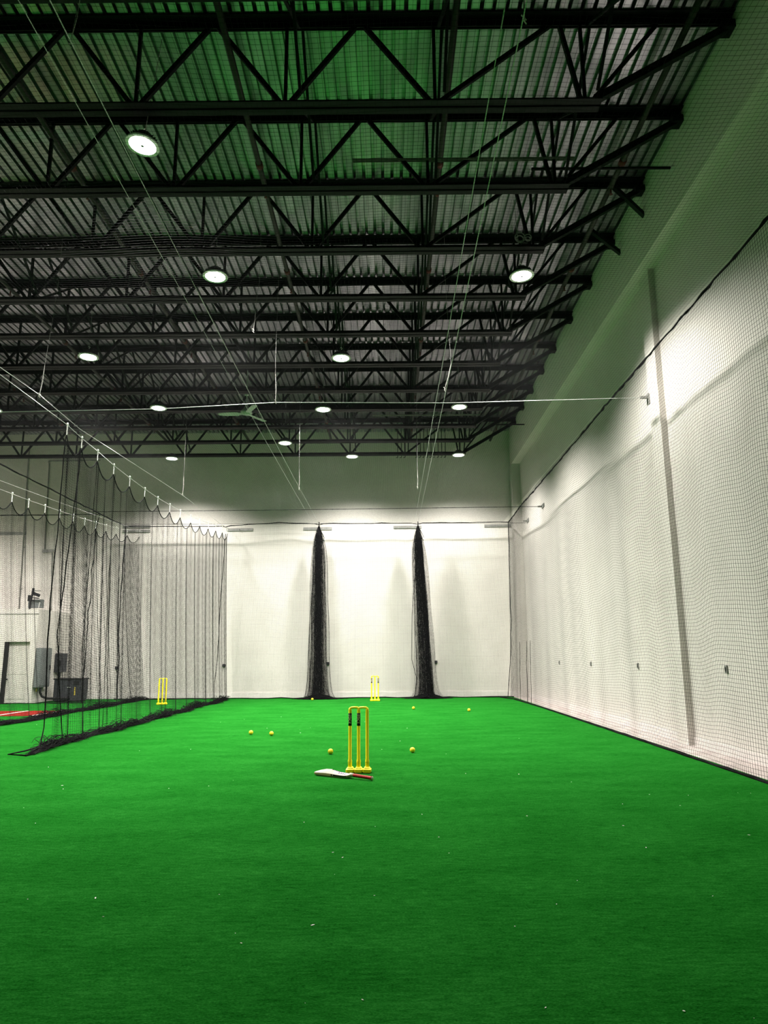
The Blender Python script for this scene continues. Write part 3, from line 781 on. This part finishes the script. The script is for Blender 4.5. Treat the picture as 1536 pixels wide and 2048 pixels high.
def stumps(label, loc, rz, stickers, seed):
    e = tag(empty('cricket_stumps', loc, rz), label, 'stumps', 'yellow plastic cricket stumps')
    D = .100; R_ = .019
    b = MB()
    for k in (-1, 0, 1):
        x = k*D*.97           # lobed foot: chamfered block with a smaller shoulder on top
        b.box(x-.0475, x+.0475, -.062, .062, .0, .052, .012)
        b.box(x-.036, x+.036, -.044, .044, .046, .066, .010)
    b.box(-.135, .135, -.034, .034, .010, .034)
    build(b, 'base', 'yellow', e)
    for i, k in enumerate((-1, 0, 1)):
        x = k*D
        st = MB().lathe([(0, .050), (.0235, .050), (.0235, .135), (.0215, .145), (R_, .150), (R_, .700), (.0172, .7125), (.010, .720), (0, .722)], 20, (x, 0, 0))
        so = build(st, 'stump', 'yellow', e, True)
        build(MB().lathe([(.0238, .118), (.0246, .121), (.0246, .127), (.0238, .130)], 20, (x, 0, 0)), 'collar', 'yellow', so, True)
        if i in stickers:
            bd = MB(); n = 20
            prof = [(.0190, .520), (.0198, .520), (.0198, .662), (.0190, .662)]
            bd.lathe(prof, 20, (x, 0, 0))
            so2 = build(bd, 'sticker', 'sticker', so, True); so2['label'] = 'black sticker with pale vertical lettering'
            obj('lettering', LM, so, (x, 0, .594))
    for k in (-1, 1):
        x0 = k*D; xm = 0.
        a, c = (x0, xm) if k < 0 else (xm, x0)
        pts = [(a, 0, .700), (a+.004, 0, .716), (a+.014, 0, .7235), ((a+c)/2, 0, .7245), (c-.014, 0, .7235), (c-.004, 0, .716), (c, 0, .700)]
        build(MB().tube(pts, [.0165, .0150, .0125, .0130, .0125, .0150, .0165], 12), 'bail', 'yellow', e, True)
    return e
stumps('yellow cricket stumps standing nearest, bat lying in front of them', (-.343, 8.60, 0), math.radians(-3), (0, 1), 1)
stumps('yellow cricket stumps standing by the far wall between the net bundles', (-.384, 21.80, 0), math.radians(2), (0, 2), 2)
stumps('yellow cricket stumps behind the tall divider net', (-6.40, 20.75, 0), math.radians(24), (), 3)

# ------------------------------------------------------------------ bat
def make_bat():
    toe = Vector((-.815, 8.47)); end = Vector((-.175, 8.055))
    d = end-toe; ang = math.atan2(d.y, d.x)
    e = tag(empty('cricket_bat', (toe.x, toe.y, 0), ang), 'wooden cricket bat with red grip lying on the turf before the stumps', 'bat')
    # stations: x, half width, edge height, ridge height, lift of underside
    ST = [(.000, .040, .022, .026, .014), (.012, .049, .028, .034, .010), (.06, .054, .036, .052, .005), (.14, .055, .042, .072, .002), (.22, .055, .042, .076, .000),
          (.30, .055, .036, .060, .001), (.37, .054, .030, .048, .004), (.42, .052, .026, .042, .007), (.455, .044, .026, .041, .010), (.475, .028, .028, .042, .014), (.495, .017, .032, .044, .017)]
    vs_ = []
    for x, hw, eh, rh, lf in ST:
        for (yy, zz) in ((-hw*.86, lf), (hw*.86, lf), (hw, lf+eh*.35), (hw, lf+eh*.9), (hw*.72, lf+eh+(rh-eh)*.3), (hw*.12, lf+rh), (-hw*.12, lf+rh), (-hw*.72, lf+eh+(rh-eh)*.3), (-hw, lf+eh*.9), (-hw, lf+eh*.35)):
            vs_.append((x, yy, zz))
    n = 10; fs = [tuple(range(n-1, -1, -1)), tuple(range((len(ST)-1)*n, len(ST)*n))]
    for i in range(len(ST)-1):
        for k in range(n): fs.append((i*n+k, i*n+(k+1) % n, (i+1)*n+(k+1) % n, (i+1)*n+k))
    bl = build(MB().add(vs_, fs), 'blade', 'willow', e)
    bl.data.materials.append(M['bat_face'])
    for p in bl.data.polygons:
        if p.normal.z > .45: p.material_index = 1
    # printed labels: thin raised sheets following the back of the blade
    def on(x, t):
        i = max(k for k in range(len(ST)) if ST[k][0] <= x+1e-6); i = min(i, len(ST)-2)
        a, b = ST[i], ST[i+1]; u = (x-a[0])/(b[0]-a[0]); q = [a[j]*(1-u)+b[j]*u for j in range(5)]
        hw, eh, rh, lf = q[1], q[2], q[3], q[4]
        ys = [-hw, -hw*.72, -hw*.12, hw*.12, hw*.72, hw]; zs = [lf+eh*.9, lf+eh+(rh-eh)*.3, lf+rh, lf+rh, lf+eh+(rh-eh)*.3, lf+eh*.9]
        y = t*hw; return Vector((x, y, float(np.interp(y, ys, zs))))
    def patch(x0, x1, t0, t1, lift, material, name, slant=0., nx=6, ny=5):
        vv = []; ff = []
        for i in range(nx+1):
            for j in range(ny+1):
                t = t0+(t1-t0)*j/ny; vv.append(on(min(max(x0+(x1-x0)*i/nx+slant*(j/ny-.5), 0), .49), t)+Vector((0, 0, lift)))
        for i in range(nx):
            for j in range(ny): a = i*(ny+1)+j; ff.append((a, a+ny+1, a+ny+2, a+1))
        return build(MB().add(vv, ff), name, material, bl)
    patch(.26, .44, -.70, .70, .0012, 'bat_label', 'back_label')
    for k, x in enumerate((.235, .258, .281, .304, .327, .350)):
        patch(x, x+.017, -.20+.05*(k % 2), .70, .0022, 'ink', 'printed_mark', .016, 2, 4)
    for k, x in enumerate((.33, .36, .385, .41)):
        patch(x, x+.016, -.62, -.34, .0022, 'ink', 'printed_mark', .006, 2, 2)
    # edge sticker on the side facing the camera
    sd = MB()
    for i in range(6):
        pass
    xs = [.245, .30, .37, .42, .45]
    vv = []
    for x in xs:
        i = max(k for k in range(len(ST)) if ST[k][0] <= x); i = min(i, len(ST)-2); a, b = ST[i], ST[i+1]; u = (x-a[0])/(b[0]-a[0]); q = [a[j]*(1-u)+b[j]*u for j in range(5)]
        vv += [(x, -q[1]-.0012, q[4]+q[2]*.45), (x, -q[1]-.0012, q[4]+q[2]*.86)]
    es = build(MB().add(vv, [(2*i, 2*i+2, 2*i+3, 2*i+1) for i in range(len(xs)-1)]), 'edge_sticker', 'ink', bl)
    es['label'] = 'dark sticker along the edge of the blade'
    build(MB().box(.262, .276, -.0572, -.0565, .020, .032), 'edge_mark', 'bat_face', bl)
    # splice and grip
    build(MB().lathe([(.022, 0), (.019, .03), (.0165, .05)], 14), 'splice', 'bat_face', e, True, (.47, 0, .038)).rotation_euler = (0, math.radians(90), 0)
    g = MB(); pts = []; rr = []
    for k in range(25):
        x = .515+k*.0102; pts.append((x, 0, .036-.010*(k/24))); rr.append(.0178+.0012*math.sin(k*1.9)+(.003 if k > 22 else 0))
    g.tube(pts, rr, 14); gp = build(g, 'grip', 'grip', e, True)
    build(MB().tube([(.757, 0, .026), (.766, 0, .026), (.769, 0, .026)], [.0195, .0185, .012], 14), 'butt_cap', 'bat_face', e, True)
make_bat()

# ------------------------------------------------------------------ balls
def make_ball():
    mb = MB(); n, m = 28, 16; R_ = .0365; vs_ = [(0, 0, -R_)]
    for i in range(1, m):
        th = math.pi*i/m - math.pi/2
        for k in range(n):
            a = 2*math.pi*k/n; vs_.append((R_*math.cos(th)*math.cos(a), R_*math.cos(th)*math.sin(a), R_*math.sin(th)))
    vs_.append((0, 0, R_)); fs = []
    for k in range(n): fs.append((0, 1+(k+1) % n, 1+k))
    for i in range(m-2):
        for k in range(n): fs.append((1+i*n+k, 1+i*n+(k+1) % n, 1+(i+1)*n+(k+1) % n, 1+(i+1)*n+k))
    for k in range(n): fs.append((len(vs_)-1, 1+(m-2)*n+k, 1+(m-2)*n+(k+1) % n))
    body = mb.add(vs_, fs).mesh('ball_body', M['ball'], True)
    sm_ = MB()
    for zz in (-.0035, 0, .0035):
        r_ = math.sqrt(R_**2-zz**2)+.0002
        sm_.tube([(r_*math.cos(2*math.pi*k/32), r_*math.sin(2*math.pi*k/32), zz) for k in range(33)], .0008, 5, False)
    return body, sm_.mesh('ball_seam', M['ball'], True)
BB, BS = make_ball()
for x, y, lab in ((-2.362, 12.732, 'yellow ball on the turf at the left, left one of a pair'),
                  (-1.98, 12.549, 'yellow ball on the turf at the left, right one of a pair'),
                  (-.791, 10.181, 'yellow ball just left of the nearest stumps'),
                  (.335, 10.287, 'yellow ball just right of the nearest stumps'),
                  (.637, 18.335, 'yellow ball on the turf before the right net bundle'),
                  (1.934, 17.56, 'yellow ball farthest to the right on the turf'),
                  (-2.30, 22.30, 'yellow ball at the foot of the left net bundle')):
    e = tag(empty('cricket_ball', (x, y, .0365)), lab, 'ball', 'yellow practice balls on the turf')
    e.rotation_euler = (random.uniform(0, 3), random.uniform(0, 3), random.uniform(0, 3))
    obj('cover', BB, e); obj('seam', BS, e)

# ------------------------------------------------------------------ red batting mat and lines
o = build(MB().add([(-12.4, 17.0, .0), (-8.10, 17.0, .0), (-8.0, 18.62, .0), (-12.4, 18.62, .0), (-12.4, 17.0, .006), (-8.10, 17.0, .006), (-8.0, 18.62, .006), (-12.4, 18.62, .006)],
    [(0,3,2,1),(4,5,6,7),(0,1,5,4),(1,2,6,5),(2,3,7,6),(3,0,4,7)]), 'batting_mat', 'turf_red')
tag(o, 'red turf mat with white lines behind the left nets', 'mat')
for (a, b, lab) in (((-9.15, 17.05), (-9.12, 18.6), 'white line'), ((-8.27, 17.05), (-8.20, 18.72), 'white line'), ((-10.2, 17.05), (-10.17, 18.6), 'white line')):
    build(MB().beam((a[0], a[1], .008), (b[0], b[1], .008), .055, .004), 'painted_line', 'white_line', o)

# ------------------------------------------------------------------ small white room with door at the left rear
VX, VY, VZ = -10.60, 21.72, 2.73
rm = struct(empty('wall_small_room', (VX, VY, 0)))
dx0, dx1, dz = -11.55, -10.78, 1.80
build(rel(MB().box(XW, dx0, VY, VY+.15, 0, VZ), rm), 'front_panel', 'wall', rm)
build(rel(MB().box(dx1, VX, VY, VY+.15, 0, VZ), rm), 'front_panel', 'wall', rm)
build(rel(MB().box(dx0, dx1, VY, VY+.15, dz, VZ), rm), 'front_panel', 'wall', rm)
build(rel(MB().box(VX-.15, VX, VY+.15, YB, 0, VZ), rm), 'side_panel', 'wall', rm)
build(rel(MB().box(XW, VX, VY, YB, VZ, VZ+.05), rm), 'roof_panel', 'wall', rm)
build(rel(MB().box(XW, VX+.012, VY-.012, VY, VZ-.10, VZ-.085), rm), 'fascia_line', 'plate', rm)
dr = struct(empty('door_1', (dx0+.12, VY+.11, 0)))
build(rel(MB().box(dx0+.10, dx1, VY+.10, VY+.14, .01, dz-.01), dr), 'door_leaf', 'door', dr)
build(rel(MB().box(dx0, dx0+.10, VY+.02, VY+.14, .0, dz), dr), 'dark_jamb', 'black', dr)
for z0, z1 in ((.12, .52), (.84, 1.66)):
    for k in range(2):
        xa = dx0+.17+k*.29
        pm = MB(); pm.box(xa, xa+.23, VY+.092, VY+.101, z0, z1, .004)
        build(rel(pm, dr), 'raised_panel', 'door', dr)
kb = MB().tube([(dx0+.14, VY+.10, .70), (dx0+.14, VY+.07, .70), (dx0+.14, VY+.045, .70), (dx0+.14, VY+.03, .70)], [.012, .012, .026, .018], 12)
build(rel(kb, dr), 'knob', 'black', dr)

# equipment by the room
e = tag(empty('electrical_panel', (-10.6, 22.05, .45)), 'tall grey electrical panel on the side of the small white room', 'panel')
build(rel(MB().box(-10.585, -10.42, 21.745, 22.42, .45, 1.62, .01), e), 'box', 'panel', e)
build(rel(MB().box(-10.42, -10.405, 21.76, 22.40, .50, 1.58, .004), e), 'cover', 'panel', e)
build(rel(MB().box(-10.405, -10.39, 22.32, 22.36, .95, 1.10), e), 'latch', 'black', e)
build(rel(MB().tube([(-10.48, 22.0, .46), (-10.48, 22.0, .30), (-10.44, 22.05, .18), (-10.3, 22.1, .12), (-9.95, 22.2, .11), (-9.7, 22.3, .12)], .035, 8), e), 'conduit', 'black', e, True)
build(rel(MB().tube([(-10.52, 21.85, .46), (-10.52, 21.85, .33)], .02, 8), e), 'yellow_fitting', 'label_yellow', e, True)
e = tag(empty('floor_cabinet', (-9.8, 22.5, 0)), 'dark charcoal equipment cabinet on the floor beside the grey panel', 'cabinet')
build(rel(MB().box(-10.22, -9.40, 22.30, 22.85, .03, .68, .012), e), 'body', 'dark_cab', e)
build(rel(MB().box(-10.24, -9.38, 22.28, 22.87, .66, .70, .006), e), 'lid', 'black', e)
build(rel(MB().box(-9.62, -9.44, 22.292, 22.302, .50, .62), e), 'control_box', 'black', e)
build(rel(MB().box(-9.80, -9.70, 22.292, 22.302, .42, .45), e), 'name_strip', 'clip', e)
build(rel(MB().box(-9.58, -9.545, 22.292, 22.302, .20, .44), e), 'warning_strip', 'label_yellow', e)
build(rel(MB().box(-10.18, -9.44, 22.33, 22.82, 0, .03), e), 'plinth', 'black', e)
e = tag(empty('switch_box', (-10.6, 23.3, .87)), 'narrow dark switch box on the small room side above the cabinet', 'switch box')
build(rel(MB().box(-10.585, -10.45, 23.02, 23.62, .87, 1.46, .01), e), 'box', 'dark_cab', e)
build(rel(MB().box(-10.45, -10.41, 23.05, 23.09, 1.06, 1.24), e), 'lever', 'black', e)
build(rel(MB().tube([(-10.52, 23.3, .87), (-10.52, 23.3, .70)], .03, 8), e), 'conduit', 'dark_cab', e)

# rack standing on the small room's roof
e = tag(empty('equipment_rack', (-10.95, 21.95, VZ+.05)), 'black metal rack with grey box on top of the small white room', 'rack')
z0 = VZ+.05
build(rel(MB().tube([(-11.03, 21.95, z0), (-11.0, 21.95, z0+.03), (-11.0, 21.95, z0+.42)], .028, 6), e), 'leg', 'black', e)
build(rel(MB().box(-11.08, -10.96, 21.92, 21.98, z0+.26, z0+.44), e), 'bracket', 'black', e)
build(rel(MB().beam((-10.96, 21.95, z0+.40), (-10.94, 21.95, z0+.66), .05, .05), e), 'post', 'black', e)
build(rel(MB().beam((-10.95, 21.95, z0+.58), (-10.70, 21.93, z0+.57), .02, .03), e), 'upper_arm', 'plate', e)
build(rel(MB().beam((-10.93, 21.95, z0+.50), (-10.72, 21.93, z0+.42), .03, .09), e), 'shade', 'black', e)
build(rel(MB().beam((-10.96, 21.95, z0+.36), (-10.72, 21.93, z0+.34), .03, .03), e), 'lower_arm', 'black', e)
build(rel(MB().box(-11.12, -10.70, 22.05, 22.22, z0+.06, z0+.32, .01), e), 'grey_box', 'panel', e)
build(rel(MB().tube([(-10.74, 21.96, z0), (-10.71, 21.96, z0+.22)], .012, 6), e), 'white_stay', 'strap', e)

# conduits on the far wall at the left
e = tag(empty('wall_conduit', (-11.6, YB-.02, 4.9)), 'thin conduit stepping down the far wall at the left', 'conduit')
for pts in ([(-9.93, YB-.02, 8.04), (-11.73, YB-.02, 8.02), (-11.70, YB-.02, 7.9), (-11.60, YB-.02, 4.95), (-11.55, YB-.02, 4.9), (-11.36, YB-.02, 4.87), (-11.33, YB-.02, 4.8), (-11.2, YB-.02, 2.8)],):
    build(rel(MB().tube(pts, .02, 8), e), 'pipe', 'plate', e, True)
build(rel(MB().box(-11.66, -11.30, YB-.06, YB, 4.82, 4.92), e), 'junction_box', 'plate', e)
e = tag(empty('wall_conduit', (-12.4, YB-.02, 3)), 'straight thin conduit rising up the far wall at the far left', 'conduit')
build(rel(MB().tube([(-12.44, YB-.02, 8.6), (-12.44, YB-.02, 8.1), (-12.27, YB-.02, 2.8)], .02, 8), e), 'pipe', 'plate', e, True)
for z in (7., 5., 3.6): build(rel(MB().box(-12.47+(8.1-z)*.032, -12.38+(8.1-z)*.032, YB-.03, YB, z-.015, z+.015), e), 'strap', 'plate', e)

# ------------------------------------------------------------------ litter flecks on the turf
mb = MB()
rs = np.random.default_rng(5)
for k in range(90):
    Y = 2.6 + 15*rs.uniform(0, 1)**1.6; X = rs.uniform(-.52, .5)*Y*1.05
    if X > 3.7: continue
    a = rs.uniform(0, 6.3); s = rs.uniform(.0012, .0035)*(1+.05*Y); l = s*rs.uniform(.8, 3)
    c, d = math.cos(a), math.sin(a); z = .001+rs.uniform(0, .003); t = .0012
    q = [(X+c*i*l-d*j*s, Y+d*i*l+c*j*s) for i, j in ((-1,-.5),(0,-1),(1,-.3),(.8,.6),(-.2,.9),(-.9,.4))]
    n = 6
    mb.add([(x, y, z) for x, y in q]+[(x, y, z+t) for x, y in q], [tuple(range(5, -1, -1)), tuple(range(6, 12))]+[(i, (i+1) % n, n+(i+1) % n, n+i) for i in range(n)])
o = build(mb, 'litter_flecks', 'paper'); tag(o, 'tiny pale flecks of litter scattered over the green turf', 'litter', kind='stuff')
